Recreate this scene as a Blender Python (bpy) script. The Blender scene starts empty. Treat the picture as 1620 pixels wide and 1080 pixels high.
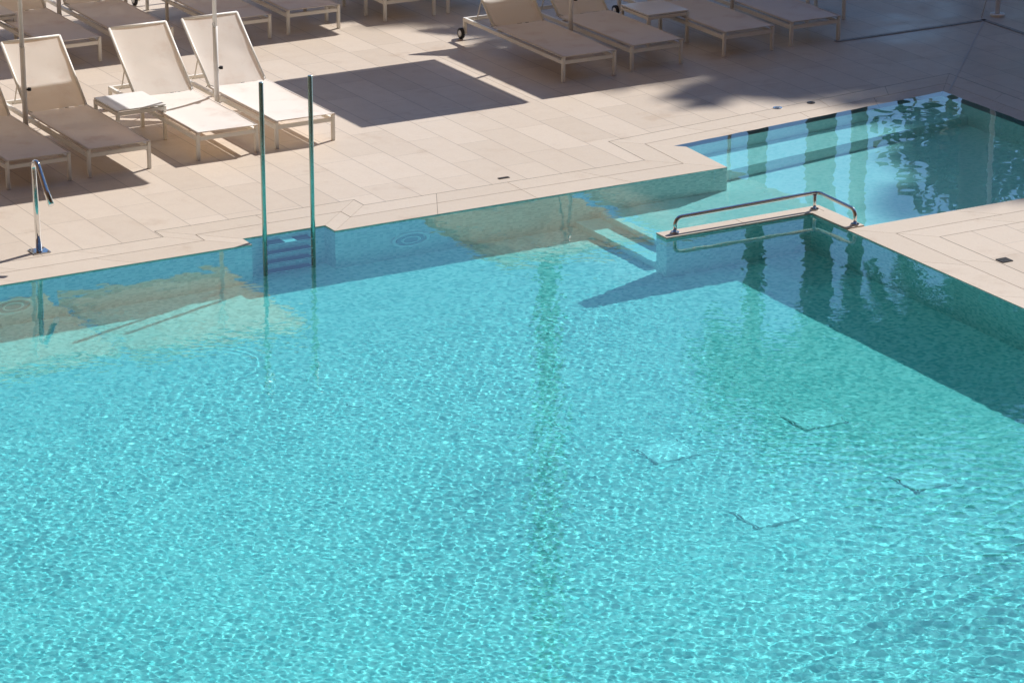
import bpy, bmesh, math, random
import numpy as np
from mathutils import Vector, Matrix, noise as mnoise

S = bpy.context.scene
C = S.collection
random.seed(7)
rng = np.random.default_rng(11)

# ------------------------------------------------------------------ camera
TH, PITCH = math.radians(29.55), math.radians(18.96)
cd = bpy.data.cameras.new('camera'); co = bpy.data.objects.new('camera', cd); C.objects.link(co)
cd.sensor_width = 36; cd.lens = 5355 / 1620 * 36; cd.clip_end = 3000
_r = Vector((math.cos(TH), -math.sin(TH), 0)); _g = Vector((math.sin(TH), math.cos(TH), 0)); _z = Vector((0, 0, 1))
_F = _g * math.cos(PITCH) - _z * math.sin(PITCH); _U = _g * math.sin(PITCH) + _z * math.cos(PITCH)
M = Matrix((_r, _U, -_F)).transposed().to_4x4(); M.translation = Vector((-13.694, -27.831, 9.5))
co.matrix_world = M; S.camera = co

# ------------------------------------------------------------------ light
EL, AZ = math.radians(42), math.radians(20)
sv = Vector((math.cos(EL) * math.cos(AZ), math.cos(EL) * math.sin(AZ), math.sin(EL)))
w = bpy.data.worlds.new('World'); S.world = w; w.use_nodes = True
nt = w.node_tree
sky = nt.nodes.new('ShaderNodeTexSky'); sky.sky_type = 'NISHITA'; sky.sun_disc = False
sky.ozone_density = 6.5; sky.air_density = 1.0; sky.dust_density = .1; sky.sun_elevation = EL; sky.sun_rotation = math.pi / 2 - AZ
nt.links.new(sky.outputs[0], nt.nodes['Background'].inputs[0])
nt.nodes['Background'].inputs[1].default_value = 0.085
sl = bpy.data.lights.new('sun', 'SUN'); sl.energy = 4.5; sl.angle = math.radians(0.6); sl.color = (1, .975, .955)
so = bpy.data.objects.new('sun', sl); C.objects.link(so)
so.rotation_euler = sv.to_track_quat('Z', 'Y').to_euler()
sl.cycles.is_caustics_light = True
vs = S.view_settings
vs.view_transform = 'Standard'; vs.look = 'None'; vs.exposure = 0.26; vs.gamma = 1
S.cycles.max_bounces = 12; S.cycles.transmission_bounces = 8; S.cycles.transparent_max_bounces = 12
S.cycles.sample_clamp_indirect = 4

# ------------------------------------------------------------------ materials
def new_mat(name):
    m = bpy.data.materials.new(name); m.use_nodes = True
    return m, m.node_tree, m.node_tree.nodes['Principled BSDF'], m.node_tree.nodes['Material Output']

def N(nt, typ, **kw):
    n = nt.nodes.new(typ)
    for k, v in kw.items():
        if k.startswith('i_'):
            key = k[2:]
            n.inputs[int(key) if key.isdigit() else key].default_value = v
        else: setattr(n, k, v)
    return n

def math_n(nt, op, a, b=None, c=None):
    n = nt.nodes.new('ShaderNodeMath'); n.operation = op
    for i, v in enumerate((a, b, c)):
        if v is None: continue
        if isinstance(v, (int, float)): n.inputs[i].default_value = v
        else: nt.links.new(v, n.inputs[i])
    return n.outputs[0]

def mixc(nt, fac, a, b, mode='MIX'):
    n = nt.nodes.new('ShaderNodeMix'); n.data_type = 'RGBA'; n.blend_type = mode
    for i, v in ((0, fac), (6, a), (7, b)):
        if isinstance(v, (int, float)): n.inputs[i].default_value = v
        elif isinstance(v, tuple): n.inputs[i].default_value = v if len(v) == 4 else (*v, 1)
        else: nt.links.new(v, n.inputs[i])
    return n.outputs[2]

def ramp(nt, fac, lo, hi):
    n = nt.nodes.new('ShaderNodeMapRange'); nt.links.new(fac, n.inputs[0])
    n.inputs[1].default_value = lo; n.inputs[2].default_value = hi; n.interpolation_type = 'SMOOTHSTEP'
    return n.outputs[0]

def noise_n(nt, vec, scale, detail=3, rough=.55):
    n = N(nt, 'ShaderNodeTexNoise', i_Scale=scale, i_Detail=detail, i_Roughness=rough)
    nt.links.new(vec, n.inputs['Vector'])
    return n.outputs['Fac']

def plain(name, col, rough=.5, metal=0, var=.06, scale=9, bump=0):
    m, nt, b, out = new_mat(name)
    tc = N(nt, 'ShaderNodeTexCoord').outputs['Object']
    f = noise_n(nt, tc, scale)
    lo = tuple(c * (1 - var) for c in col); hi = tuple(min(1, c * (1 + var)) for c in col)
    nt.links.new(mixc(nt, f, lo, hi), b.inputs['Base Color'])
    b.inputs['Roughness'].default_value = rough; b.inputs['Metallic'].default_value = metal
    if bump:
        bp = N(nt, 'ShaderNodeBump', i_Strength=bump, i_Distance=.01); nt.links.new(noise_n(nt, tc, scale * 6), bp.inputs['Height'])
        nt.links.new(bp.outputs[0], b.inputs['Normal'])
    return m

def stone_mat(name, tiles=True):
    m, nt, b, out = new_mat(name)
    tc = N(nt, 'ShaderNodeNewGeometry').outputs['Position']
    sp = N(nt, 'ShaderNodeSeparateXYZ'); nt.links.new(tc, sp.inputs[0])
    x, y = sp.outputs[0], sp.outputs[1]
    big = noise_n(nt, tc, .55, 4); fine = noise_n(nt, tc, 38, 4, .7); med = noise_n(nt, tc, 4.5, 4, .6)
    base = mixc(nt, big, (.61, .505, .39), (.71, .60, .475))
    base = mixc(nt, ramp(nt, med, .35, .75), base, (.60, .49, .38))
    if tiles:
        u = math_n(nt, 'DIVIDE', math_n(nt, 'SUBTRACT', x, .15), .4)
        ci = math_n(nt, 'FLOOR', u); fu = math_n(nt, 'FRACT', u)
        wn0 = N(nt, 'ShaderNodeTexWhiteNoise', noise_dimensions='1D'); nt.links.new(ci, wn0.inputs['W'])
        v = math_n(nt, 'ADD', math_n(nt, 'DIVIDE', y, .95), wn0.outputs['Value'])
        cj = math_n(nt, 'FLOOR', v); fv = math_n(nt, 'FRACT', v)
        cb = N(nt, 'ShaderNodeCombineXYZ'); nt.links.new(ci, cb.inputs[0]); nt.links.new(cj, cb.inputs[1])
        wn = N(nt, 'ShaderNodeTexWhiteNoise', noise_dimensions='2D'); nt.links.new(cb.outputs[0], wn.inputs['Vector'])
        base = mixc(nt, .5, base, mixc(nt, wn.outputs['Value'], (.545, .455, .36), (.69, .59, .485)))
        eu = math_n(nt, 'MULTIPLY', math_n(nt, 'MINIMUM', fu, math_n(nt, 'SUBTRACT', 1, fu)), .4)
        ev = math_n(nt, 'MULTIPLY', math_n(nt, 'MINIMUM', fv, math_n(nt, 'SUBTRACT', 1, fv)), .95)
        ev = math_n(nt, 'ADD', ev, .0012)
        e = math_n(nt, 'MINIMUM', eu, ev)
        joint = ramp(nt, e, .0055, .002)
        base = mixc(nt, math_n(nt, 'MULTIPLY', joint, .58), base, (.13, .1, .08))
    else:
        oi = N(nt, 'ShaderNodeNewGeometry').outputs['Random Per Island']
        base = mixc(nt, .5, base, mixc(nt, oi, (.575, .485, .385), (.675, .58, .475)))
    base = mixc(nt, math_n(nt, 'MULTIPLY', ramp(nt, fine, .35, .75), .16), base, (.40, .32, .25))
    # old water marks and wet footprints of the shaded far corner
    stain = ramp(nt, noise_n(nt, tc, 1.7, 5, .65), .56, .74)
    base = mixc(nt, math_n(nt, 'MULTIPLY', stain, .42), base, (.42, .30, .2))
    wet = math_n(nt, 'MULTIPLY', ramp(nt, noise_n(nt, tc, .9, 4, .6), .40, .68), ramp(nt, math_n(nt, 'ADD', x, math_n(nt, 'MULTIPLY', y, .25)), 8.6, 9.8))
    base = mixc(nt, math_n(nt, 'MULTIPLY', wet, .3), base, mixc(nt, 1.0, base, (.42, .42, .44), 'MULTIPLY'))
    nt.links.new(base, b.inputs['Base Color'])
    ro = math_n(nt, 'ADD', math_n(nt, 'MULTIPLY', med, .25), .36)
    ro = math_n(nt, 'MULTIPLY', ro, math_n(nt, 'SUBTRACT', 1, math_n(nt, 'MULTIPLY', wet, .35)))
    nt.links.new(ro, b.inputs['Roughness'])
    bp = N(nt, 'ShaderNodeBump', i_Strength=.25, i_Distance=.004)
    h = math_n(nt, 'SUBTRACT', math_n(nt, 'MULTIPLY', fine, .5), joint) if tiles else fine
    nt.links.new(h, bp.inputs['Height']); nt.links.new(bp.outputs[0], b.inputs['Normal'])
    return m

def mosaic_mat(name, ca, cb_, cc, size=.025):
    m, nt, b, out = new_mat(name)
    tc = N(nt, 'ShaderNodeNewGeometry').outputs['Position']
    mp = N(nt, 'ShaderNodeVectorMath', operation='MULTIPLY_ADD'); nt.links.new(tc, mp.inputs[0])
    mp.inputs[1].default_value = (1 / size,) * 3; mp.inputs[2].default_value = (.137, .211, .373)
    fl = N(nt, 'ShaderNodeVectorMath', operation='FLOOR'); nt.links.new(mp.outputs[0], fl.inputs[0])
    fr = N(nt, 'ShaderNodeVectorMath', operation='FRACTION'); nt.links.new(mp.outputs[0], fr.inputs[0])
    wn = N(nt, 'ShaderNodeTexWhiteNoise', noise_dimensions='3D'); nt.links.new(fl.outputs[0], wn.inputs['Vector'])
    cr = N(nt, 'ShaderNodeValToRGB'); nt.links.new(wn.outputs['Value'], cr.inputs[0])
    el = cr.color_ramp.elements
    el[0].position = 0; el[0].color = (*ca, 1); el[1].position = 1; el[1].color = (*cc, 1)
    e = el.new(.5); e.color = (*cb_, 1)
    big = noise_n(nt, tc, .35, 3)
    col = mixc(nt, math_n(nt, 'MULTIPLY', big, .35), cr.outputs[0], cb_)
    nt.links.new(col, b.inputs['Base Color']); b.inputs['Roughness'].default_value = .35
    return m

def fabric_mat(name, col, trans, holes, stain=(.5, .3, .2), stain_amt=.25):
    m, nt, b, out = new_mat(name)
    nt.nodes.remove(b)
    tc = N(nt, 'ShaderNodeTexCoord').outputs['Object']; gp = N(nt, 'ShaderNodeNewGeometry').outputs['Position']
    f = noise_n(nt, gp, 3.1, 5, .6); f2 = noise_n(nt, gp, 240, 1)
    c = mixc(nt, math_n(nt, 'MULTIPLY', ramp(nt, f, .5, .78), stain_amt), col, stain)
    c = mixc(nt, math_n(nt, 'MULTIPLY', f2, .25), c, tuple(k * .8 for k in col))
    d = N(nt, 'ShaderNodeBsdfDiffuse'); t = N(nt, 'ShaderNodeBsdfTranslucent'); tr = N(nt, 'ShaderNodeBsdfTransparent')
    nt.links.new(c, d.inputs[0])
    nt.links.new(mixc(nt, 1.0, c, (1, .74, .50), 'MULTIPLY'), t.inputs[0])
    m1 = N(nt, 'ShaderNodeMixShader', i_0=trans); nt.links.new(d.outputs[0], m1.inputs[1]); nt.links.new(t.outputs[0], m1.inputs[2])
    m2 = N(nt, 'ShaderNodeMixShader', i_0=holes); nt.links.new(m1.outputs[0], m2.inputs[1]); nt.links.new(tr.outputs[0], m2.inputs[2])
    nt.links.new(m2.outputs[0], out.inputs[0])
    return m

MAT = {}
MAT['deck'] = stone_mat('deck_stone', True)
MAT['coping'] = stone_mat('coping_stone', False)
MAT['grout'] = plain('grout', (.10, .075, .06), .9)
MAT['deep'] = mosaic_mat('deep_mosaic', (.34, .59, .59), (.71, .81, .79), (.97, .95, .92), .035)
MAT['shallow'] = mosaic_mat('shallow_mosaic', (.68, .85, .84), (.86, .94, .92), (.96, .97, .95), .035)
MAT['white'] = plain('cream_paint', (.86, .83, .76), .4, var=.05)
MAT['pole'] = plain('white_paint', (.90, .89, .87), .35, var=.05)
MAT['sling'] = fabric_mat('sling_fabric', (.92, .89, .84), .22, .04, (.60, .42, .32), .36)
MAT['canopy'] = fabric_mat('canopy_fabric', (.80, .75, .67), .30, 0.0, (.6, .5, .4), .12)
MAT['top'] = plain('table_top', (.78, .77, .74), .35, var=.04)
MAT['dark'] = plain('black_rubber', (.02, .02, .022), .6)
MAT['chrome'] = plain('chrome', (.75, .75, .74), .08, 1.0, .04, 5)
MAT['satin'] = plain('pool_tinted_steel', (.46, .60, .56), .24, .8, .1)  # grey-green base colour stands in for pool water reflected in the rails
MAT['steel'] = plain('brushed_steel', (.52, .52, .50), .3, 1.0, .1)
MAT['tread'] = plain('ladder_tread', (.012, .014, .016), .5)
MAT['plate'] = plain('white_plastic', (.92, .94, .93), .4, var=.03)
MAT['bronze'] = plain('dark_metal', (.06, .05, .045), .4, .6)
MAT['bark'] = plain('palm_bark', (.11, .085, .065), .9, var=.4, scale=14, bump=.6)
MAT['rope'] = plain('rope', (.72, .70, .66), .8)

def leaf_mat(name, a, b_):
    m, nt, b, out = new_mat(name)
    oi = N(nt, 'ShaderNodeNewGeometry').outputs['Random Per Island']
    nt.links.new(mixc(nt, oi, a, b_), b.inputs['Base Color']); b.inputs['Roughness'].default_value = .5
    return m
MAT['frond'] = leaf_mat('palm_leaf', (.035, .06, .018), (.07, .11, .035))
MAT['leaf'] = leaf_mat('tree_leaf', (.025, .05, .018), (.06, .10, .035))

# ------------------------------------------------------------------ helpers
def link(name, bm, m, parent=None, smooth=False, recv=False):
    me = bpy.data.meshes.new(name); bm.to_mesh(me); bm.free()
    o = bpy.data.objects.new(name, me); C.objects.link(o)
    me.materials.append(MAT[m] if isinstance(m, str) else m)
    if smooth:
        me.polygons.foreach_set('use_smooth', np.ones(len(me.polygons), bool)); me.update()
    if parent: o.parent = parent
    if recv: o.cycles.is_caustics_receiver = True
    return o

def thing(name, label, cat, loc=(0, 0, 0), rz=0, group=None):
    o = bpy.data.objects.new(name, None); C.objects.link(o)
    o.empty_display_size = .1
    o.location = loc; o.rotation_euler = (0, 0, rz)
    return tag(o, label, cat, group)

def tag(o, label, cat, group=None):
    o['label'] = label; o['category'] = cat
    if group: o['group'] = group
    return o

def struct(o):
    o['kind'] = 'structure'; return o

def dup(root, loc, rz, label, group=None):
    r = root.copy(); C.objects.link(r); r.location = loc; r.rotation_euler = (0, 0, rz)
    r['label'] = label
    if group: r['group'] = group
    for ch in list(root.children):
        c = ch.copy(); C.objects.link(c); c.parent = r
        for g_ in ch.children:
            d = g_.copy(); C.objects.link(d); d.parent = c
    return r

def box(bm, x0, x1, y0, y1, z0, z1, bev=0, mtx=None):
    vs_ = bmesh.ops.create_cube(bm, size=1)['verts']
    for v in vs_:
        v.co = Vector((x0 + (v.co.x + .5) * (x1 - x0), y0 + (v.co.y + .5) * (y1 - y0), z0 + (v.co.z + .5) * (z1 - z0)))
    if bev:
        es = list({e for v in vs_ for e in v.link_edges})
        res = bmesh.ops.bevel(bm, geom=es, offset=bev, segments=2, affect='EDGES', profile=.5)
        vs_ = list({v for f in res['faces'] for v in f.verts} | {v for v in vs_ if v.is_valid})
    if mtx:
        for v in vs_: v.co = mtx @ v.co
    return vs_

def tube(bm, pts, r, n=12, caps=True):
    pts = [Vector(p) for p in pts]
    rs = r if isinstance(r, (list, tuple)) else [r] * len(pts)
    t = (pts[1] - pts[0]).normalized()
    up = Vector((0, 0, 1)) if abs(t.z) < .9 else Vector((1, 0, 0))
    nrm = t.cross(up).normalized(); rings = []
    for i, p in enumerate(pts):
        if i == 0: tt = (pts[1] - pts[0]).normalized()
        elif i == len(pts) - 1: tt = (pts[-1] - pts[-2]).normalized()
        else: tt = ((pts[i + 1] - p).normalized() + (p - pts[i - 1]).normalized()).normalized()
        q = t.rotation_difference(tt); nrm = q @ nrm; nrm = (nrm - tt * nrm.dot(tt)).normalized(); t = tt
        b_ = t.cross(nrm)
        rings.append([bm.verts.new(p + (nrm * math.cos(a) + b_ * math.sin(a)) * rs[i]) for a in [2 * math.pi * k / n for k in range(n)]])
    for a, b_ in zip(rings, rings[1:]):
        for k in range(n):
            f = bm.faces.new((a[k], a[(k + 1) % n], b_[(k + 1) % n], b_[k])); f.smooth = True
    if caps:
        bm.faces.new(list(reversed(rings[0]))); bm.faces.new(rings[-1])

def arc(c, a0, a1, r, u, v, n=8):
    c, u, v = Vector(c), Vector(u), Vector(v)
    return [c + (u * math.cos(a) + v * math.sin(a)) * r for a in [a0 + (a1 - a0) * k / n for k in range(n + 1)]]

def disc(bm, c, r, h, n=24, axis='Z'):
    c = Vector(c)
    d = {'Z': Vector((0, 0, 1)), 'Y': Vector((0, 1, 0)), 'X': Vector((1, 0, 0))}[axis]
    tube(bm, [c, c + d * h], r, n)

def poly(bm, pts):
    return bm.faces.new([bm.verts.new(p) for p in pts])

# ------------------------------------------------------------------ pool and deck
DEEP, SHAL = -1.15, -.78
LIP = -.016
chain = [(-16, -.12), (-.80, -.12), (-.80, .09), (.075, .09), (.075, -.12), (4.53, -.12), (4.58, .74), (8.14, 1.14), (8.14, -2.49), (4.35, -2.49), (4.35, -20)]

def offset(ch, d):
    out = []
    for i, p in enumerate(ch):
        p = Vector(p)
        def nl(a, b): t = (Vector(b) - Vector(a)).normalized(); return Vector((-t.y, t.x))
        if i == 0: n = nl(ch[0], ch[1]); out.append(p + n * d)
        elif i == len(ch) - 1: n = nl(ch[-2], ch[-1]); out.append(p + n * d)
        else:
            n1, n2 = nl(ch[i - 1], p), nl(p, ch[i + 1])
            out.append(p + (n1 + n2) / (1 + n1.dot(n2)) * d)
    return out

OFFS = [0, .335, .63]
o0, o1, o2 = [offset(chain, d) for d in OFFS]
GAP = .0035
bm = bmesh.new(); bg = bmesh.new()
def zq(bm_, pts, zs): return bm_.faces.new([bm_.verts.new((p.x, p.y, z)) for p, z in zip(pts, zs)])
for ci, (da, db) in enumerate(((0, .335), (.335, .63))):
    A = offset(chain, da + (GAP if ci else 0)); B = offset(chain, db - GAP)
    B2 = offset(chain, db + GAP)
    for i in range(len(chain) - 1):
        a0, a1, b0, b1 = A[i], A[i + 1], B[i], B[i + 1]
        L = max((a1 - a0).length, (b1 - b0).length)
        n = max(1, round(L / (1.2 if ci == 0 else .95)))
        film = ci == 0 and i in (6, 7)
        za = LIP if film else 0
        g = GAP * .7 / L
        for k in range(n):
            t0, t1 = k / n + g, (k + 1) / n - g
            q = [a0.lerp(a1, t0), a0.lerp(a1, t1), b0.lerp(b1, t1), b0.lerp(b1, t0)]
            top = [bm.verts.new((p.x, p.y, z)) for p, z in zip(q, [za, za, 0, 0])]
            bot = [bm.verts.new((p.x, p.y, z - .0035)) for p, z in zip(q, [za, za, 0, 0])]
            bm.faces.new(top)
            for e in range(4): bm.faces.new((top[(e + 1) % 4], top[e], bot[e], bot[(e + 1) % 4]))
            zq(bg, [a0.lerp(a1, k / n - g if k else 0), a0.lerp(a1, t0), b0.lerp(b1, t0), b0.lerp(b1, k / n - g if k else 0)], [za - .003, za - .003, -.003, -.003])
        zq(bg, [a0.lerp(a1, 1 - g), a1, b1, b0.lerp(b1, 1 - g)], [za - .003, za - .003, -.003, -.003])
        zq(bg, [b0, b1, B2[i + 1], B2[i]], [-.003] * 4)
struct(link('coping', bm, 'coping'))
struct(link('mortar_joints', bg, 'grout'))
bm = bmesh.new()
A, B = offset(chain, .004), offset(chain, 1.6)
for i in range(len(chain) - 1):
    poly(bm, [(*A[i], -.045), (*A[i + 1], -.045), (*B[i + 1], -.045), (*B[i], -.045)])
struct(link('concrete_bed', bm, 'grout'))
bm = bmesh.new()
edge = offset(chain, .63 + GAP)
# main deck: back part then right part, met along the far right pool corner
back = [(p.x, p.y, 0) for p in edge[:8]]
far = [(60, edge[7].y + 6.2, 0), (60, 80, 0), (-60, 80, 0), (-60, edge[0].y, 0)]
poly(bm, back + far)
right = [(edge[7].x, edge[7].y, 0), (60, edge[7].y + 6.2, 0), (60, -40, 0), (edge[10].x, -40, 0), (edge[10].x, edge[10].y, 0), (edge[9].x, edge[9].y, 0), (edge[8].x, edge[8].y, 0)]
poly(bm, list(reversed(right)))
poly(bm, [(-60, -40, 0), (-16.0, -40, 0), (-16.0, edge[0].y, 0), (-60, edge[0].y, 0)])
poly(bm, [(-16.0, -40, 0), (edge[10].x, -40, 0), (edge[10].x, -20, 0), (-16.0, -20, 0)])
bmesh.ops.recalc_face_normals(bm, faces=bm.faces[:])
for f in bm.faces:
    if f.normal.z < 0: f.normal_flip()
struct(link('pool_deck', bm, 'deck'))
bm = bmesh.new(); poly(bm, [(-900, -900, -3), (900, -900, -3), (900, 900, -3), (-900, 900, -3)]); 
struct(link('ground', bm, plain('earth', (.12, .11, .07), .9)))

# slot drain along the lounger terrace
bm = bmesh.new()
for k in range(17):
    x0 = 8.5 + k * .128
    box(bm, x0, x0 + .124, 3.66, 3.72, .0035, .007)
for k in range(40):
    y1 = 3.72 - k * .128
    box(bm, 10.62, 10.68, y1 - .124, y1, .0035, .007)
tag(link('drain_channel', bm, plain('drain_stone', (.30, .27, .24), .5)), 'narrow dark drain channel crossing the wet shaded paving far right', 'drain')
bm = bmesh.new()
p0, p1 = Vector((8.31, 1.22)), Vector((10.60, 3.64)); tn = (p1 - p0).normalized(); nn = Vector((-tn.y, tn.x)) * .008
poly(bm, [(*(p0 - nn), .004), (*(p1 - nn), .004), (*(p1 + nn), .004), (*(p0 + nn), .004)])
struct(link('mitre_joint', bm, plain('pale_mortar', (.55, .52, .48), .7)))

# basin
def wall_run(bm, ch, zt, zb):
    for a, b in zip(ch, ch[1:]):
        poly(bm, [(a[0], a[1], zb), (b[0], b[1], zb), (b[0], b[1], zt), (a[0], a[1], zt)])
bm = bmesh.new()
wall_run(bm, chain[:6], -.0036, DEEP); wall_run(bm, chain[9:], -.0036, DEEP)
wall_run(bm, [(4.35, -20), (-16, -20), (-16, -.12)], 0, DEEP)
poly(bm, [(-16, -20, DEEP), (4.6, -20, DEEP), (4.6, .1, DEEP), (-16, .1, DEEP)])
struct(link('deep_pool_basin', bm, 'deep', recv=True))
bm = bmesh.new()
wall_run(bm, chain[5:7], -.0036, SHAL - .1); wall_run(bm, chain[6:9], LIP - .004, SHAL - .1); wall_run(bm, chain[8:10], -.0036, SHAL - .1)
NOSE1, NOSE2 = 3.02, 2.74
poly(bm, [(NOSE1, -1.75, SHAL), (4.5, -1.75, SHAL), (4.5, -2.6, SHAL), (8.2, -2.6, SHAL), (8.2, 1.3, SHAL), (NOSE1, 1.3, SHAL)])
struct(link('shallow_pool_basin', bm, 'shallow', recv=True))
bm = bmesh.new()
T1 = (SHAL + DEEP) / 2
box(bm, NOSE1, NOSE1 + .3, -1.60, -.1205, DEEP + .002, SHAL - .003, .006)
box(bm, NOSE2, NOSE1 - .001, -1.60, -.1205, DEEP + .002, T1, .006)
struct(link('pool_steps', bm, 'shallow', recv=True))
bm = bmesh.new()
ST, SW = -.42, .55
a, b = Vector((4.585, .735)), Vector((8.138, 1.135))
lo_a, lo_b = Vector((4.585, .735 - SW - .04)), Vector((8.138, 1.135 - SW + .06))
top = [bm.verts.new((p.x, p.y, ST)) for p in (lo_a, lo_b, b, a)]
bot = [bm.verts.new((p.x, p.y, SHAL - .05)) for p in (lo_a, lo_b, b, a)]
bm.faces.new(top)
for e in range(4): bm.faces.new((top[(e + 1) % 4], top[e], bot[e], bot[(e + 1) % 4]))
struct(link('entry_step', bm, 'shallow', recv=True))

# divider wall between the two basins
dv = thing('pool_divider_wall', 'low L shaped wall with stone coping carrying the chrome rail between both basins', 'wall', (2.69, -1.75, DEEP))
bm = bmesh.new()
def wb(bm, x0, x1, y0, y1, z0, z1, bev=0): box(bm, x0 - 2.69, x1 - 2.69, y0 + 1.75, y1 + 1.75, z0 - DEEP, z1 - DEEP, bev)
for vv in ([(2.69, -1.9), (4.352, -1.9), (4.352, -2.487)], [(4.55, -2.487), (4.55, -1.72), (2.69, -1.72), (2.69, -1.9)]):
    for a_, b_ in zip(vv, vv[1:]):
        poly(bm, [(a_[0] - 2.69, a_[1] + 1.75, 0), (b_[0] - 2.69, b_[1] + 1.75, 0), (b_[0] - 2.69, b_[1] + 1.75, -DEEP + .0005), (a_[0] - 2.69, a_[1] + 1.75, -DEEP + .0005)])
for x0, x1, y0, y1 in ((2.70, 4.54, -1.895, -1.725), (4.36, 4.54, -2.48, -1.895)):
    poly(bm, [(x0 - 2.69, y0 + 1.75, -DEEP - .03), (x1 - 2.69, y0 + 1.75, -DEEP - .03), (x1 - 2.69, y1 + 1.75, -DEEP - .03), (x0 - 2.69, y1 + 1.75, -DEEP - .03)])
link('wall_body', bm, 'deep', dv, recv=True)
bm = bmesh.new()
def open_slab(x0, x1, y0, y1):
    z1, z0, bv = .014 - DEEP, .001 - DEEP, .004
    x0, x1, y0, y1 = x0 - 2.69, x1 - 2.69, y0 + 1.75, y1 + 1.75
    rings = []
    for ins, z in ((0, z0), (0, z1 - bv), (bv * .3, z1 - bv * .3), (bv, z1)):
        rings.append([bm.verts.new(p) for p in ((x0 + ins, y0 + ins, z), (x1 - ins, y0 + ins, z), (x1 - ins, y1 - ins, z), (x0 + ins, y1 - ins, z))])
    for a_, b_ in zip(rings, rings[1:]):
        for e in range(4): bm.faces.new((a_[e], a_[(e + 1) % 4], b_[(e + 1) % 4], b_[e]))
    bm.faces.new(rings[-1])
for k in range(2): open_slab(2.685 + k * .9, 2.685 + (k + 1) * .9 - .003, -1.905, -1.715)
open_slab(4.487, 4.555, -1.905, -1.715)
open_slab(4.345, 4.555, -2.487, -1.908)
link('coping_slab', bm, 'coping', dv)

# ------------------------------------------------------------------ water
# a fine grid where the ripples are seen, a coarser one towards the far ends of the pool
xs = np.concatenate([np.arange(-16, -7.5, .08), np.arange(-7.5, 4.6, .0115), np.arange(4.6, 9.6, .025)])  # sheet runs on unseen under the deck, added to place the underwater shadows
ys = np.concatenate([np.arange(-20, -12.0, .08), np.arange(-12.0, .1, .0115), np.arange(.1, 1.8, .03)])
X, Y = np.meshgrid(xs, ys)
def sstep(t): t = np.clip(t, 0, 1); return t * t * (3 - 2 * t)
def waves(n, l0, l1, slope, seed, a0=0, spread=math.pi):
    r = np.random.default_rng(seed); Z = np.zeros_like(X)
    for _ in range(n):
        lam = math.exp(r.uniform(math.log(l0), math.log(l1))); k = 2 * math.pi / lam
        a = a0 + r.uniform(-spread, spread)
        Z += slope * lam / 2 / math.pi * math.sqrt(2 / n) * np.sin(k * (math.cos(a) * X + math.sin(a) * Y) + r.uniform(0, 6.28))
    return Z
fine = waves(56, .040, .088, .0130, 1)
mid = waves(30, .09, .20, .0075, 2)
ridge = waves(30, .10, .22, .024, 5, math.radians(75), .7)
calm = waves(16, .14, .5, .0026, 3)
# the breeze ruffles the open water in front, the lee of the walls stays calm
dist = np.minimum(np.clip(-Y - .2, 0, 9), np.clip(4.4 - X, 0, 9) * .9)
patch = waves(10, 1.2, 4.5, 1, 9); patch = patch / np.abs(patch).max()
inner = sstep((X + 7.6) / .5) * sstep((Y + 12.1) / .5) * np.where(X < 4.38, 1, .12)
amt = (.10 + .95 * sstep(dist / 4.0)) * inner
gust = sstep((-Y - 6 + .5 * X) / 4.5) * sstep((X + 3.8) / 3.5) * sstep(dist / 1.5) * inner
Z = calm + fine * amt * (.9 + .3 * patch) + mid * amt * (.75 + .7 * patch) + ridge * gust * (.85 + .3 * patch)
for cx_, cy_, rr, hh, ad in ((-5.55, -4.95, .55, .00035, -.2), (-4.6, -5.35, .30, .0003, -.4), (-1.13, -7.75, .20, .00028, .2), (.40, -7.6, .30, .00022, .1), (1.6, -2.3, .3, .0002, 0), (-1.4, -1.7, .45, .0002, 0)):
    R = np.hypot(X - cx_, Y - cy_)
    Z += hh * np.cos(2 * math.pi * (R - rr) / .085) * np.exp(-((R - rr) / .10) ** 2) * sstep(.5 + .9 * np.cos(np.arctan2(Y - cy_, X - cx_) - ad))
V = np.stack([X, Y, Z - .010], -1).reshape(-1, 3)
ny, nx = X.shape; idx = np.arange(nx * ny).reshape(ny, nx)
q = np.stack([idx[:-1, :-1], idx[:-1, 1:], idx[1:, 1:], idx[1:, :-1]], -1).reshape(-1, 4)
me = bpy.data.meshes.new('water'); me.vertices.add(len(V)); me.vertices.foreach_set('co', V.ravel().astype(np.float32))
me.loops.add(q.size); me.loops.foreach_set('vertex_index', q.ravel().astype(np.int32))
me.polygons.add(len(q)); me.polygons.foreach_set('loop_start', np.arange(0, q.size, 4, dtype=np.int32))
me.polygons.foreach_set('use_smooth', np.ones(len(q), bool)); me.update(calc_edges=True)
wo = bpy.data.objects.new('pool_water', me); C.objects.link(wo); struct(wo)
m, nt, b, out = new_mat('pool_water')
# the deeper the basin below, the more red the water swallows: two depths, blended over the steps
gp = N(nt, 'ShaderNodeNewGeometry').outputs['Position']; sp = N(nt, 'ShaderNodeSeparateXYZ'); nt.links.new(gp, sp.inputs[0])
in_x = ramp(nt, sp.outputs[0], 2.75, 3.15); in_y = ramp(nt, sp.outputs[1], -1.80, -1.60); far_x = math_n(nt, 'MULTIPLY', ramp(nt, sp.outputs[0], 4.40, 4.55), ramp(nt, sp.outputs[1], -2.6, -2.45))
shal_m = math_n(nt, 'MAXIMUM', math_n(nt, 'MULTIPLY', in_x, in_y), far_x)
nt.links.new(mixc(nt, shal_m, (.185, .87, .885), (.36, .93, .94)), b.inputs['Base Color'])
b.inputs['Roughness'].default_value = 0
b.inputs['IOR'].default_value = 1.333; b.inputs['Transmission Weight'].default_value = 1
b.inputs['Specular Tint'].default_value = (.30, .84, 1, 1)
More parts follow.
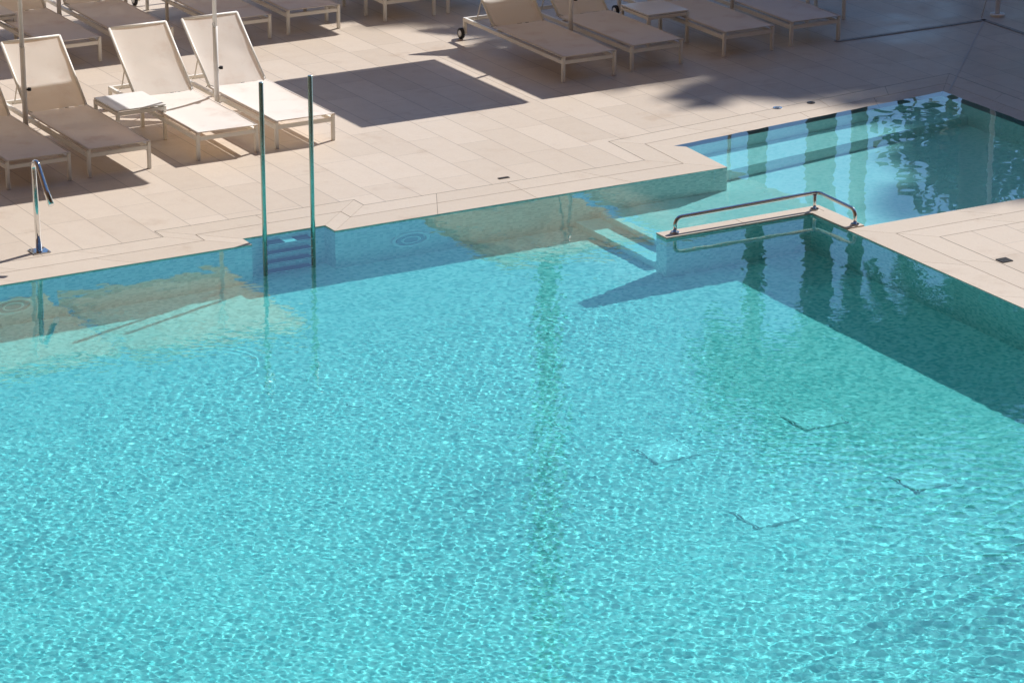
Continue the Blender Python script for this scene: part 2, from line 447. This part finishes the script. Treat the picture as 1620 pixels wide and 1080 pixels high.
b.inputs['Coat Weight'].default_value = 1; b.inputs['Coat Roughness'].default_value = 0; b.inputs['Coat IOR'].default_value = 1.39
me.materials.append(m); wo.cycles.is_caustics_caster = True

# ------------------------------------------------------------------ sun loungers
LW, LL, HZ, HY = .69, 2.36, .285, 1.62
def make_lounger(label, group):
    t = thing('sun_lounger', label, 'sun lounger', group=group)
    w2 = LW / 2
    bm = bmesh.new()
    for s in (-1, 1): box(bm, s * w2 - (.036 if s > 0 else 0), s * w2 + (.036 if s < 0 else 0), .037, LL - .037, .205, .248, .004)
    box(bm, -w2 + .037, w2 - .037, .002, .034, .206, .247, .003)
    box(bm, -w2 + .037, w2 - .037, LL - .034, LL - .002, .206, .247, .003)
    box(bm, -w2 + .037, w2 - .037, HY + .02, HY + .05, .210, .240, .003)
    link('frame', bm, 'white', t)
    for sx in (-1, 1):
        for y0 in (0, LL - .036):
            bm = bmesh.new()
            xa = -w2 if sx < 0 else w2 - .036
            z0 = 0 if y0 == 0 else .05
            box(bm, xa, xa + .036, y0, y0 + .036, z0, .274 if y0 == 0 else .249, .004)
            lg = link('leg', bm, 'white', t)
        bm = bmesh.new()
        disc(bm, (sx * (w2 + .032) - .016, LL - .018, .065), .065, .032, 24, 'X')
        wh = link('wheel', bm, 'dark', t, True)
        bm = bmesh.new()
        disc(bm, (sx * (w2 + .032) - .019, LL - .018, .065), .038, .038, 20, 'X')
        link('hub', bm, 'plate', wh, True)
    # seat sling: a stretched sheet with a slight sag over two side tubes
    def sling(bm, y0, y1, sag, thick, edge_wrap):
        nx_, ny_ = 14, 24
        grid = []
        for j in range(ny_ + 1):
            row = []
            for i in range(nx_ + 1):
                u, v = i / nx_, j / ny_
                x = (u - .5) * (LW - .02) ; y = y0 + v * (y1 - y0)
                zz = -sag * (1 - (2 * u - 1) ** 4) * (.35 + .65 * math.sin(math.pi * min(1, max(0, v)))) + .004 * mnoise.noise((x * 5, y * 4, y0))
                row.append((x, y, zz))
            grid.append(row)
        top = [[bm.verts.new((p[0], p[1], p[2])) for p in r_] for r_ in grid]
        for j in range(ny_):
            for i in range(nx_):
                f = bm.faces.new((top[j][i], top[j][i + 1], top[j + 1][i + 1], top[j + 1][i])); f.smooth = True
    bm = bmesh.new(); sling(bm, -.012, HY, .016, 0, True)
    for v in bm.verts: v.co.z += .298
    seat = link('seat', bm, 'sling', t)
    bm = bmesh.new()
    for s in (-1, 1): tube(bm, [(s * (w2 - .017), -.014, .288), (s * (w2 - .017), HY, .288)], .0125, 10)
    tube(bm, [(-w2 + .012, -.008, .297), (w2 - .012, -.008, .297)], .006, 8)
    link('side_tube', bm, 'sling', seat)
    # backrest, hinged at HY
    ANG = math.radians(42); BL = .90
    R = Matrix.Translation((0, HY + .012, .294)) @ Matrix.Rotation(ANG, 4, 'X')
    bm = bmesh.new(); sling(bm, .0, BL, .02, 0, True)
    bm.transform(R)
    back = link('backrest', bm, 'sling', t)
    bm = bmesh.new()
    for s in (-1, 1): tube(bm, [(s * (w2 - .018), 0, -.006), (s * (w2 - .018), BL, -.006)], .016, 10)
    tube(bm, [(-w2 + .018, BL, -.006), (w2 - .018, BL, -.006)], .015, 10)
    bm.transform(R); link('back_frame', bm, 'white', back)
    bm = bmesh.new()
    mid = R @ Vector((0, .44, -.05))
    for s in (-1, 1):
        tube(bm, [(s * (w2 - .06), mid.y, mid.z), (s * (w2 - .06), LL - .24, .27)], .008, 8)
    tube(bm, [(-w2 + .05, mid.y, mid.z), (w2 - .05, mid.y, mid.z)], .008, 8)
    tube(bm, [(-w2 + .03, LL - .24, .27), (w2 - .03, LL - .24, .27)], .010, 8)
    link('strut', bm, 'white', t)
    for s in (-1, 1):
        bm = bmesh.new()
        tube(bm, [(s * (w2 - .05), HY - .03, .30), (s * (w2 - .02), HY + .02, .315), (s * (w2 + .004), HY + .06, .285)], .006, 6)
        link('strap', bm, 'rope', seat)
    return t

G1, G2, G3 = 'front row of sun loungers at the pool edge', 'shaded right row of sun loungers', 'back row of sun loungers under the parasols'
rows = [
 (-.23 - .69, 2.72, 'cream lounger in parasol shade left of the side table, white pole before its backrest', G1),
 (-1.79, 2.72, 'cream lounger cut off by the left edge of the picture behind the chrome shower spout', G1),
 (.29, 2.74, 'sunlit cream lounger touching the right side of the front side table', G1),
 (1.18, 2.75, 'sunlit cream lounger rightmost of the front row behind the tall ladder rails', G1),
 (5.13, 3.62, 'shaded lounger with raised backrest and visible black wheel, left end of the right row', G2),
 (6.06, 3.69, 'shaded lounger between the white parasol pole and the raised side table in the right row', G2),
 (7.31, 3.71, 'shaded lounger just right of the side table in the right row', G2),
 (8.245, 3.73, 'shaded lounger at the right end of the right row nearest the wet paving', G2),
 (.37, 7.03, 'shaded lounger of the back row seen behind the white pole, at the top left', G3),
 (1.27, 7.05, 'shaded back row lounger whose foot meets the middle sunlit backrest', G3),
 (2.52, 7.06, 'shaded lounger of the back row behind the second white pole from the left', G3),
 (3.445, 7.12, 'lounger foot end with a sunlit front edge behind the rightmost front row backrest', G3),
 (4.735, 7.14, 'back row lounger showing only its front bar and two legs, top centre', G3),
 (5.59, 7.15, 'back row lounger showing one lone front leg at the top centre', G3),
]
proto = None
for x, y, lab, grp in rows:
    if proto is None:
        proto = make_lounger(lab, grp); proto.location = (x, y, 0)
    else:
        dup(proto, (x, y, 0), math.radians(random.uniform(-.9, .9)), lab, grp)

# ------------------------------------------------------------------ side tables
def make_table(label, group):
    t = thing('side_table', label, 'side table', group=group)
    W, D, Ht = .56, .62, .385
    bm = bmesh.new(); box(bm, -W / 2 + .004, W / 2 - .004, .004, D - .004, Ht - .016, Ht, .004); link('tabletop', bm, 'top', t)
    bm = bmesh.new()
    box(bm, -W / 2 + .036, W / 2 - .036, 0, .03, Ht - .062, Ht - .026, .003); box(bm, -W / 2 + .036, W / 2 - .036, D - .03, D, Ht - .062, Ht - .026, .003)
    box(bm, -W / 2, -W / 2 + .03, .036, D - .036, Ht - .062, Ht - .026, .003); box(bm, W / 2 - .03, W / 2, .036, D - .036, Ht - .062, Ht - .026, .003)
    link('apron', bm, 'white', t)
    for sx in (-1, 1):
        for y0 in (0, D - .035):
            bm = bmesh.new(); xa = -W / 2 if sx < 0 else W / 2 - .035
            box(bm, xa, xa + .035, y0, y0 + .035, 0, Ht - .022, .003); link('leg', bm, 'white', t)
    return t
TG = 'side tables between the loungers'
tb = make_table('white side table in half sun between two front row loungers', TG); tb.location = (-.27, 3.64, 0)
for x, y, lab in ((6.73, 4.52, 'white side table with a pale streak on top between two shaded right row loungers'), (8.97, 4.56, 'side table of which one grey leg shows beside the rightmost lounger'),
                  (-.12, 8.2, 'side table cut by the left edge next to the back row lounger'), (1.92, 8.5, 'side table half hidden between two back row loungers at the top'), (4.08, 7.52, 'side table whose single leg shows between back row loungers at the top centre')):
    dup(tb, (x, y, 0), 0, lab, TG)

# ------------------------------------------------------------------ parasols (side post, canopy above the loungers)
def make_parasol(label, group):
    t = thing('parasol', label, 'parasol', group=group)
    bm = bmesh.new(); tube(bm, [(0, 0, .02), (0, 0, 1.05)], .027, 16); tube(bm, [(0, 0, 1.05), (0, 0, 2.385)], .023, 16); link('pole', bm, 'pole', t)
    bm = bmesh.new(); tube(bm, [(0, 0, 0), (0, 0, .02), (0, 0, .03)], [.1, .1, .085], 20); tube(bm, [(0, 0, .03), (0, 0, .22)], .034, 16); link('base', bm, 'white', t)
    bm = bmesh.new(); tube(bm, [(.02, -.01, .60), (.05, -.02, .605)], .009, 10); disc(bm, (.05, -.02, .588), .020, .03, 12, 'Z'); link('knob', bm, 'dark', t)
    bm = bmesh.new()
    for k in range(10):
        a0, a1 = 2 * math.pi * k / 10, 2 * math.pi * (k + 1) / 10
        tube(bm, [(-.024 + .014 * math.cos(a0), -.02, 1.08 + .02 * math.sin(a0)), (-.024 + .014 * math.cos(a1), -.02, 1.08 + .02 * math.sin(a1))], .003, 5)
    link('ring', bm, 'steel', t)
    cx_, cy_, hx, hy = -.44, .10, .99, 1.09
    bm = bmesh.new(); nn_ = 12
    def zc(u, v):
        k = max(abs(u), abs(v)); return 2.43 - .33 * k - .02 * math.sin(math.pi * k)
    g_ = [[bm.verts.new((cx_ + hx * u, cy_ + hy * v, zc(u, v))) for u in np.linspace(-1, 1, nn_ + 1)] for v in np.linspace(-1, 1, nn_ + 1)]
    for j in range(nn_):
        for i in range(nn_): bm.faces.new((g_[j][i], g_[j][i + 1], g_[j + 1][i + 1], g_[j + 1][i]))
    can = link('canopy', bm, 'canopy', t)
    bm = bmesh.new()
    edge_ = [(cx_ - hx, cy_ - hy), (cx_ + hx, cy_ - hy), (cx_ + hx, cy_ + hy), (cx_ - hx, cy_ + hy)]
    for a, b_ in zip(edge_, edge_[1:] + edge_[:1]):
        poly(bm, [(*a, 2.098), (*b_, 2.098), (*b_, 2.015), (*a, 2.015)])
    bmesh.ops.remove_doubles(bm, verts=bm.verts[:], dist=.001)
    link('valance', bm, 'canopy', can)
    for sx in (-1, 1):
        for sy in (-1, 1):
            bm = bmesh.new(); tube(bm, [(0, 0, 2.36), (cx_ + sx * hx * .98, cy_ + sy * hy * .98, 2.082)], .01, 8); link('rib', bm, 'pole', t)
    return t
PG = 'parasols between the loungers'
par = make_parasol('parasol with thin white pole standing left of the front row lounger in shade', PG); par.location = (-1.36, 4.14, 0)
for x, y, lab in ((.745, 3.985, 'parasol whose white pole stands between the two sunlit front row loungers'), (5.605, 4.84, 'parasol whose white pole stands between the two raised backrests of the right row'),
                  (7.85, 4.9, 'parasol hidden above the picture, shading the middle of the right row'), (-1.5, 8.55, 'parasol above the back row beyond the left edge of the picture'),
                  (.825, 8.55, 'parasol whose grey pole foot shows between back row loungers at the top left'), (3.0, 8.6, 'parasol above the back row, hidden over the middle loungers'),
                  (5.2, 8.6, 'parasol above the back row, hidden over its right end'), (-3.6, 4.1, 'parasol over the front row beyond the left edge of the picture')):
    dup(par, (x, y, 0), 0, lab, PG)

# ------------------------------------------------------------------ pool ladder
lad = thing('pool_ladder', 'tall chrome pool ladder with two upright rails and four dark submerged treads', 'pool ladder', (-.36, -.01, -1.10))
for s in (-1, 1):
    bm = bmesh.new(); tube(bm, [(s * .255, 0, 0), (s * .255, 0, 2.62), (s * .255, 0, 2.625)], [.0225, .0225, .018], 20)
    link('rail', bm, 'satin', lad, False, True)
for k, z_ in enumerate((.05, .33, .61, .90)):
    bm = bmesh.new(); d = .20 if k == 3 else .105
    box(bm, -.235, .235, -.03, -.03 + d, z_ - .012, z_ + .025, .004)
    tr_ = link('tread', bm, 'tread', lad, False, True)
    if k == 3:
        bm = bmesh.new(); box(bm, -.05, .07, -.028, .11, z_ + .0255, z_ + .028); link('grip_patch', bm, 'plate', tr_, False, True)
    bm = bmesh.new(); box(bm, -.235, .235, -.036, -.031, z_ + .012, z_ + .023, .001); link('tread_edge', bm, 'plate', tr_, False, True)

# ------------------------------------------------------------------ chrome spout
sp = thing('water_spout', 'bent chrome water spout on a square plate at the pool edge', 'spout', (-2.63, .655, 0))
bm = bmesh.new()
pts = [(0, 0, .01), (0, .03, .45), (0, .05, .78)] + [tuple(p) for p in arc((0, -.02, .80), 0, math.radians(150), .075, (0, 1, 0), (0, 0, 1), 8)] + [(0, -.24, .66), (0, -.36, .545)]
rs = [.030, .027, .025] + [.024] * 9 + [.026, .030]
tube(bm, pts, rs, 18); link('pipe', bm, 'chrome', sp)
bm = bmesh.new(); box(bm, -.085, .085, -.085, .085, 0, .012, .003); pl = link('base_plate', bm, 'chrome', sp)
bm = bmesh.new()
for a in (-1, 1):
    for b_ in (-1, 1): disc(bm, (a * .065, b_ * .065, .0125), .010, .006, 10)
link('bolt', bm, 'steel', pl)

# ------------------------------------------------------------------ handrail on the divider
hr = thing('handrail', 'low bent chrome handrail with three posts on the dividing wall', 'handrail', (2.84, -1.81, .014))
bm = bmesh.new(); rr = .019; hz_ = .15
path = [(0, 0, .01), (0, 0, hz_ - .07)] + [tuple(p) for p in arc((.07, 0, hz_ - .07), math.pi, math.pi / 2, .07, (1, 0, 0), (0, 0, 1), 6)]
path += [(1.56, 0, hz_ + .012)] + [tuple(p) for p in arc((1.58, -.06, hz_ + .012), math.pi / 2, 0, .06, (1, 0, 0), (0, 1, 0), 6)][1:]
path += [(1.64, -.56, hz_)] + [tuple(p) for p in arc((1.64, -.56, hz_ - .07), math.pi / 2, 0, .07, (0, -1, 0), (0, 0, 1), 6)][1:] + [(1.64, -.63, .01)]
tube(bm, path, rr, 16); link('bar', bm, 'chrome', hr)
bm = bmesh.new(); tube(bm, [(1.59, -.02, .005), (1.59, -.02, hz_)], .017, 14); link('post', bm, 'chrome', hr)
for x, y in ((0, 0), (1.59, -.02), (1.64, -.63)):
    bm = bmesh.new(); disc(bm, (x, y, 0), .042, .012, 20); link('flange', bm, 'chrome', hr)

# ------------------------------------------------------------------ lights, inlets and drains
def round_light(x, y, z_, r_, label):
    t = thing('pool_light', label, 'pool light', (x, y, z_))
    bm = bmesh.new()
    tube(bm, [(r_ * math.cos(a), -.012, r_ * math.sin(a)) for a in [2 * math.pi * k / 40 for k in range(41)]], .022, 10, False)
    link('ring', bm, 'plate', t, True, True)
    bm = bmesh.new(); disc(bm, (0, -.02, 0), r_ * .80, .018, 32, 'Y'); link('lens', bm, 'glass_pl', t, False, True)
    bm = bmesh.new(); tube(bm, [(r_ * .5 * math.cos(a), -.022, r_ * .5 * math.sin(a)) for a in [2 * math.pi * k / 32 for k in range(33)]], .012, 8, False)
    link('inner_ring', bm, 'plate', t, True, True)
MAT['grey'] = plain('grey_plastic', (.70, .78, .78), .5)
MAT['glass_pl'] = plain('lens_glass', (.30, .46, .50), .2)
round_light(.88, -.122, -.62, .19, 'round underwater light in the back wall right of the ladder')
round_light(-3.22, -.122, -.62, .19, 'round underwater light in the back wall at the left edge of the picture')
bm = bmesh.new(); disc(bm, (0, -.015, 0), .07, .02, 24, 'Y')
o = link('water_inlet', bm, 'plate', recv=True); o.location = (6.0, .37, -.70); o.rotation_euler = (0, 0, math.radians(6)); tag(o, 'small round white inlet in the riser of the shallow basin step', 'inlet')
bm = bmesh.new(); disc(bm, (0, 0, 0), .08, .012, 24)
o = link('water_inlet', bm, 'plate', recv=True); o.location = (-1.42, -3.47, DEEP); tag(o, 'small round inlet on the sunlit floor of the deep basin', 'inlet')
def floor_drain():
    t = thing('main_drain', '', 'drain', group='square main drains on the pool floor')
    bm = bmesh.new(); box(bm, -.20, .20, -.185, .185, .004, .022, .004); link('cover', bm, 'plate', t, False, True)
    bm = bmesh.new()
    for x0, x1, y0, y1 in ((-.216, -.206, -.20, .20), (.206, .216, -.20, .20), (-.205, .205, -.20, -.19), (-.205, .205, .19, .20)): box(bm, x0, x1, y0, y1, 0, .016)
    link('frame', bm, 'grey', t, False, True)
    bm = bmesh.new()
    for a in (-1, 1):
        for b_ in (-1, 1): disc(bm, (a * .15, b_ * .13, .0225), .013, .004, 12)
    link('screw', bm, 'grey', t, False, True)
    return t
md = floor_drain()
for k, (x, y, lab) in enumerate(((.30, -5.73, 'square drain plate on the pool floor, farther left of the four'), (1.78, -5.72, 'square drain plate on the pool floor, farthest back at the shade line'),
                                 (1.78, -7.28, 'square drain plate on the pool floor, rightmost of the four'), (.26, -7.28, 'square drain plate on the pool floor, nearest the camera'))):
    if k == 0: md.location = (x, y, DEEP + .001); md['label'] = lab
    else: dup(md, (x, y, DEEP + .001), 0, lab)
for x, y, r_, mt, lab in ((6.265, 1.555, .05, 'chrome', 'round chrome deck cap beside the shallow basin, left of the darker one'), (6.70, 1.555, .045, 'bronze', 'round dark deck cap beside the shallow basin, right of the chrome one')):
    bm = bmesh.new(); disc(bm, (0, 0, 0), r_, .006, 24)
    t = thing('floor_socket', lab, 'deck cap', (x, y, .001)); link('rim', bm, mt, t)
    bm = bmesh.new(); disc(bm, (0, 0, .0065), r_ * .6, .003, 20); link('lid', bm, 'steel' if mt == 'chrome' else 'chrome', t)
bm = bmesh.new(); box(bm, -.06, .06, -.022, .022, .001, .006, .001)
for k in range(4): box(bm, -.05 + k * .026, -.035 + k * .026, -.017, .017, .0065, .008)
o = link('deck_grate', bm, 'bronze'); o.location = (2.36, .655, 0); tag(o, 'small oblong bronze grate in the paving above the back wall', 'grate')
bm = bmesh.new()
for k in range(6): box(bm, -.07 + k * .024, -.056 + k * .024, -.07, .07, .002, .008)
box(bm, -.08, -.071, -.08, .08, .001, .009); box(bm, .071, .08, -.08, .08, .001, .009); box(bm, -.07, .07, -.08, -.071, .001, .009); box(bm, -.07, .07, .071, .08, .001, .009)
o = link('deck_grate', bm, 'dark'); o.location = (5.06, -4.02, 0); o.scale = (.72, .72, 1); tag(o, 'square black grate in the sunlit paving at the right edge', 'grate')

# pole and guy rope at the top right
sh = thing('shade_post', 'thin grey post with a slanting rope standing in the shade at the top right', 'post', (10.93, 3.80, 0))
bm = bmesh.new(); tube(bm, [(0, 0, 0), (0, 0, 2.4)], .03, 14); link('post', bm, 'pole', sh)
bm = bmesh.new(); tube(bm, [(-.22, .02, 0), (.02, 0, .9)], .006, 6); link('rope', bm, 'rope', sh)
bm = bmesh.new(); tube(bm, [(0, 0, 0), (0, 0, .03)], .09, 18); link('foot', bm, 'white', sh)

# ------------------------------------------------------------------ palms and trees behind the terrace
def frond_into(bm, base, az, elev, L, droop, wid, rnd):
    d = Vector((math.cos(az), math.sin(az), 0)); side = Vector((-math.sin(az), math.cos(az), 0))
    n = 22; pts = []; p = Vector(base); e = elev
    for k in range(n + 1):
        pts.append(p.copy()); e -= droop / n * (.4 + 1.2 * k / n)
        p = p + (d * math.cos(e) + Vector((0, 0, math.sin(e)))) * (L / n)
    tube(bm, pts[::3], [.03 * (1 - .8 * i / 8) for i in range(len(pts[::3]))], 5)
    for k in range(2, n + 1):
        t = k / n; ln = wid * math.sin(math.pi * min(1, .15 + .8 * t)) * rnd.uniform(.85, 1.1)
        tan = (pts[k] - pts[k - 1]).normalized()
        for s in (-1, 1):
            for h in (0, .5):
                q = pts[k] - tan * (L / n) * h
                tip = q + side * s * ln * .8 + tan * ln * .45 + Vector((0, 0, -ln * rnd.uniform(.25, .55)))
                wv = tan * .028
                m_ = (q + tip) / 2 + Vector((0, 0, ln * .06))
                a = [bm.verts.new(v) for v in (q - wv, q + wv, m_ + wv, tip, m_ - wv)]
                bm.faces.new(a)
def palm(x, y, h, r0, label, cr=2.6, nf=30, seed=1, lean=(0, 0)):
    rnd = random.Random(seed)
    t = thing('palm_tree', label, 'palm tree', (x, y, 0), group='palms behind the terrace')
    bm = bmesh.new(); n = 40; pts = []; rs = []
    for k in range(n + 1):
        u = k / n; pts.append((lean[0] * u * u, lean[1] * u * u, h * u)); rs.append(r0 * (1.25 - .45 * min(1, u * 3) if u < .33 else .8) * (1.06 if k % 2 else .97))
    tube(bm, pts, rs, 16); link('trunk', bm, 'bark', t)
    bm = bmesh.new(); top = Vector((lean[0], lean[1], h))
    for k in range(nf):
        az = k * 2.39996 + rnd.uniform(-.2, .2); el = math.radians(80 - 115 * (k / nf) ** .9 + rnd.uniform(-6, 6))
        frond_into(bm, top + Vector((math.cos(az) * .1, math.sin(az) * .1, .1)), az, el, cr * rnd.uniform(.85, 1.1), math.radians(rnd.uniform(55, 85)), .55, rnd)
    link('crown', bm, 'frond', t)
palm(8.9, 11.0, 15.0, .17, 'tall palm mirrored as a long dark stripe down the middle of the pool', 1.7, 26, 1)
palm(12.35, 11.0, 7.0, .17, 'palm mirrored as a narrow dark column left of the handrail corner', 1.15, 16, 2)
palm(13.45, 11.0, 7.6, .27, 'stout palm mirrored as the broad dark column under the handrail corner', 1.3, 18, 3)
palm(14.12, 11.0, 7.2, .15, 'slim palm mirrored as the thin dark column right of the handrail corner', 1.1, 14, 4)
palm(14.2, 8.4, 6.4, .24, 'leafy palm mirrored with hanging fronds at the right edge of the pool', 2.35, 40, 5)
SHX, SHY = sv.x / sv.z, sv.y / sv.z
def tree(label, lumps, h, seed, leaf=(.26, .42), dens=1500, base=None):
    rnd = np.random.default_rng(seed)
    P = [(gx + SHX * hh, gy + SHY * hh, hh, r_) for gx, gy, hh, r_ in lumps] if base is None else lumps
    bx, by = base if base else (sum(p[0] for p in P) / len(P), sum(p[1] for p in P) / len(P))
    t = thing('broadleaf_tree', label, 'tree', (bx, by, 0))
    bm = bmesh.new()
    fork = min(p[2] for p in P) * .72
    tube(bm, [(0, 0, -.2), (.1, .05, fork * .5), (0, .1, fork)], [h * .022, h * .017, h * .012], 14)
    for p in P:
        q_ = Vector((p[0] - bx, p[1] - by, p[2]))
        tube(bm, [(0, .1, fork * .97), (q_.x * .5, q_.y * .5, fork + (q_.z - fork) * .65), q_], [h * .009, h * .006, h * .002], 8)
    link('trunk', bm, 'bark', t)
    vs_, fs_ = [], []
    for px_, py_, pz_, r_ in P:
        sub = [(rnd.normal(size=3) * .42 * r_, r_ * rnd.uniform(.35, .6)) for _ in range(9)]
        for k in range(int(dens * (r_ / 2.2) ** 2)):
            o_, rr_ = sub[k % 9]
            d = rnd.normal(size=3); d /= np.linalg.norm(d)
            c = np.array((px_ - bx, py_ - by, pz_)) + o_ * (1, 1, .7) + d * rr_ * rnd.uniform(.2, 1) ** .5
            u = rnd.normal(size=3); u /= np.linalg.norm(u); v = np.cross(u, rnd.normal(size=3)); v /= np.linalg.norm(v)
            s_ = rnd.uniform(*leaf); b0 = len(vs_)
            vs_ += [tuple(c - u * s_), tuple(c + v * s_ * .5), tuple(c + u * s_), tuple(c - v * s_ * .5)]; fs_.append((b0, b0 + 1, b0 + 2, b0 + 3))
    me = bpy.data.meshes.new('crown'); me.from_pydata(vs_, [], fs_); me.materials.append(MAT['leaf'])
    o = bpy.data.objects.new('crown', me); C.objects.link(o); o.parent = t
    return t
tree('tall spreading tree beyond the terrace shading the shallow basin corner', [(10.4, 1.7, 22, 2.5), (10.7, -.9, 21, 2.4), (13, .5, 24, 2.8), (12.8, -3, 22, 2.4), (9.6, 2.6, 20, 1.6)], 26, 31)
tree('tall round tree beyond the terrace shading the wet paving', [(9.2, 5.2, 23, 2.3), (11.6, 4.4, 25, 2.6), (13.6, 6.5, 24, 2.8), (7.3, 5.3, 21, 1.6)], 28, 32)
tree('tall loose tree beyond the terrace shading the right lounger row', [(7.3, 7.6, 22, 2.4), (6.5, 7.6, 21, 1.6), (9.8, 8.2, 24, 2.6), (6.4, 9.9, 23, 2.1), (5.9, 2.5, 18, .36), (12.2, 10, 24, 2.8)], 27, 33)
tree('low bushy tree mirrored in the far corner of the shallow basin', [(16.6, 10.2, 2.6, 1.3), (17.4, 10.6, 3.6, 1.3), (16.2, 10.9, 4.2, 1.1), (18.6, 9.8, 3.0, 1.4), (19.2, 10.6, 4.4, 1.3)], 5, 34, (.12, .2), 2600, (17.4, 10.4))

# ------------------------------------------------------------------ unseen hotel wings, added to block sky light and bounce warm sun
MAT['render'] = plain('sand_render', (.34, .20, .11), .85, var=.12, scale=.6)
MAT['glass'] = plain('window_glass', (.03, .04, .045), .08)
def hotel(label, loc, rz, length, floors):
    t = thing('hotel_sky_blocker', label, 'building', loc, rz, 'unseen hotel wings added to block sky light')
    D, Hf = 12.0, 3.2
    bm = bmesh.new(); box(bm, -length / 2, length / 2, -D, 0, -3, floors * Hf + 1, .02); link('wall', bm, 'render', t)
    n = int(length / 4)
    for f in range(floors):
        bm = bmesh.new(); box(bm, -length / 2, length / 2, .003, 1.5, f * Hf + 3.02, f * Hf + 3.2, .01); sl_ = link('balcony', bm, 'render', t)
        bm = bmesh.new()
        for k in range(n):
            x0 = -length / 2 + 4 * k + .8; box(bm, x0, x0 + 2.4, .004, .04, f * Hf + .25, f * Hf + 2.5)
        o = link('window', bm, 'glass', t)
vx = Vector((-13.694, -27.831)) - Vector((_g.x, _g.y)) * 2.2
hotel('unseen sand coloured hotel wing behind the viewpoint, raised to block sky light', (vx.x + .001, vx.y, 0), -TH, 90, 14)
hotel('unseen sand coloured hotel wing added on the left to block sky light', (-19, 2, 0), -math.pi / 2, 60, 14)
hotel('unseen sand coloured hotel wing added at the near right to block sky light', (36, -21, 0), 0, 60, 14)
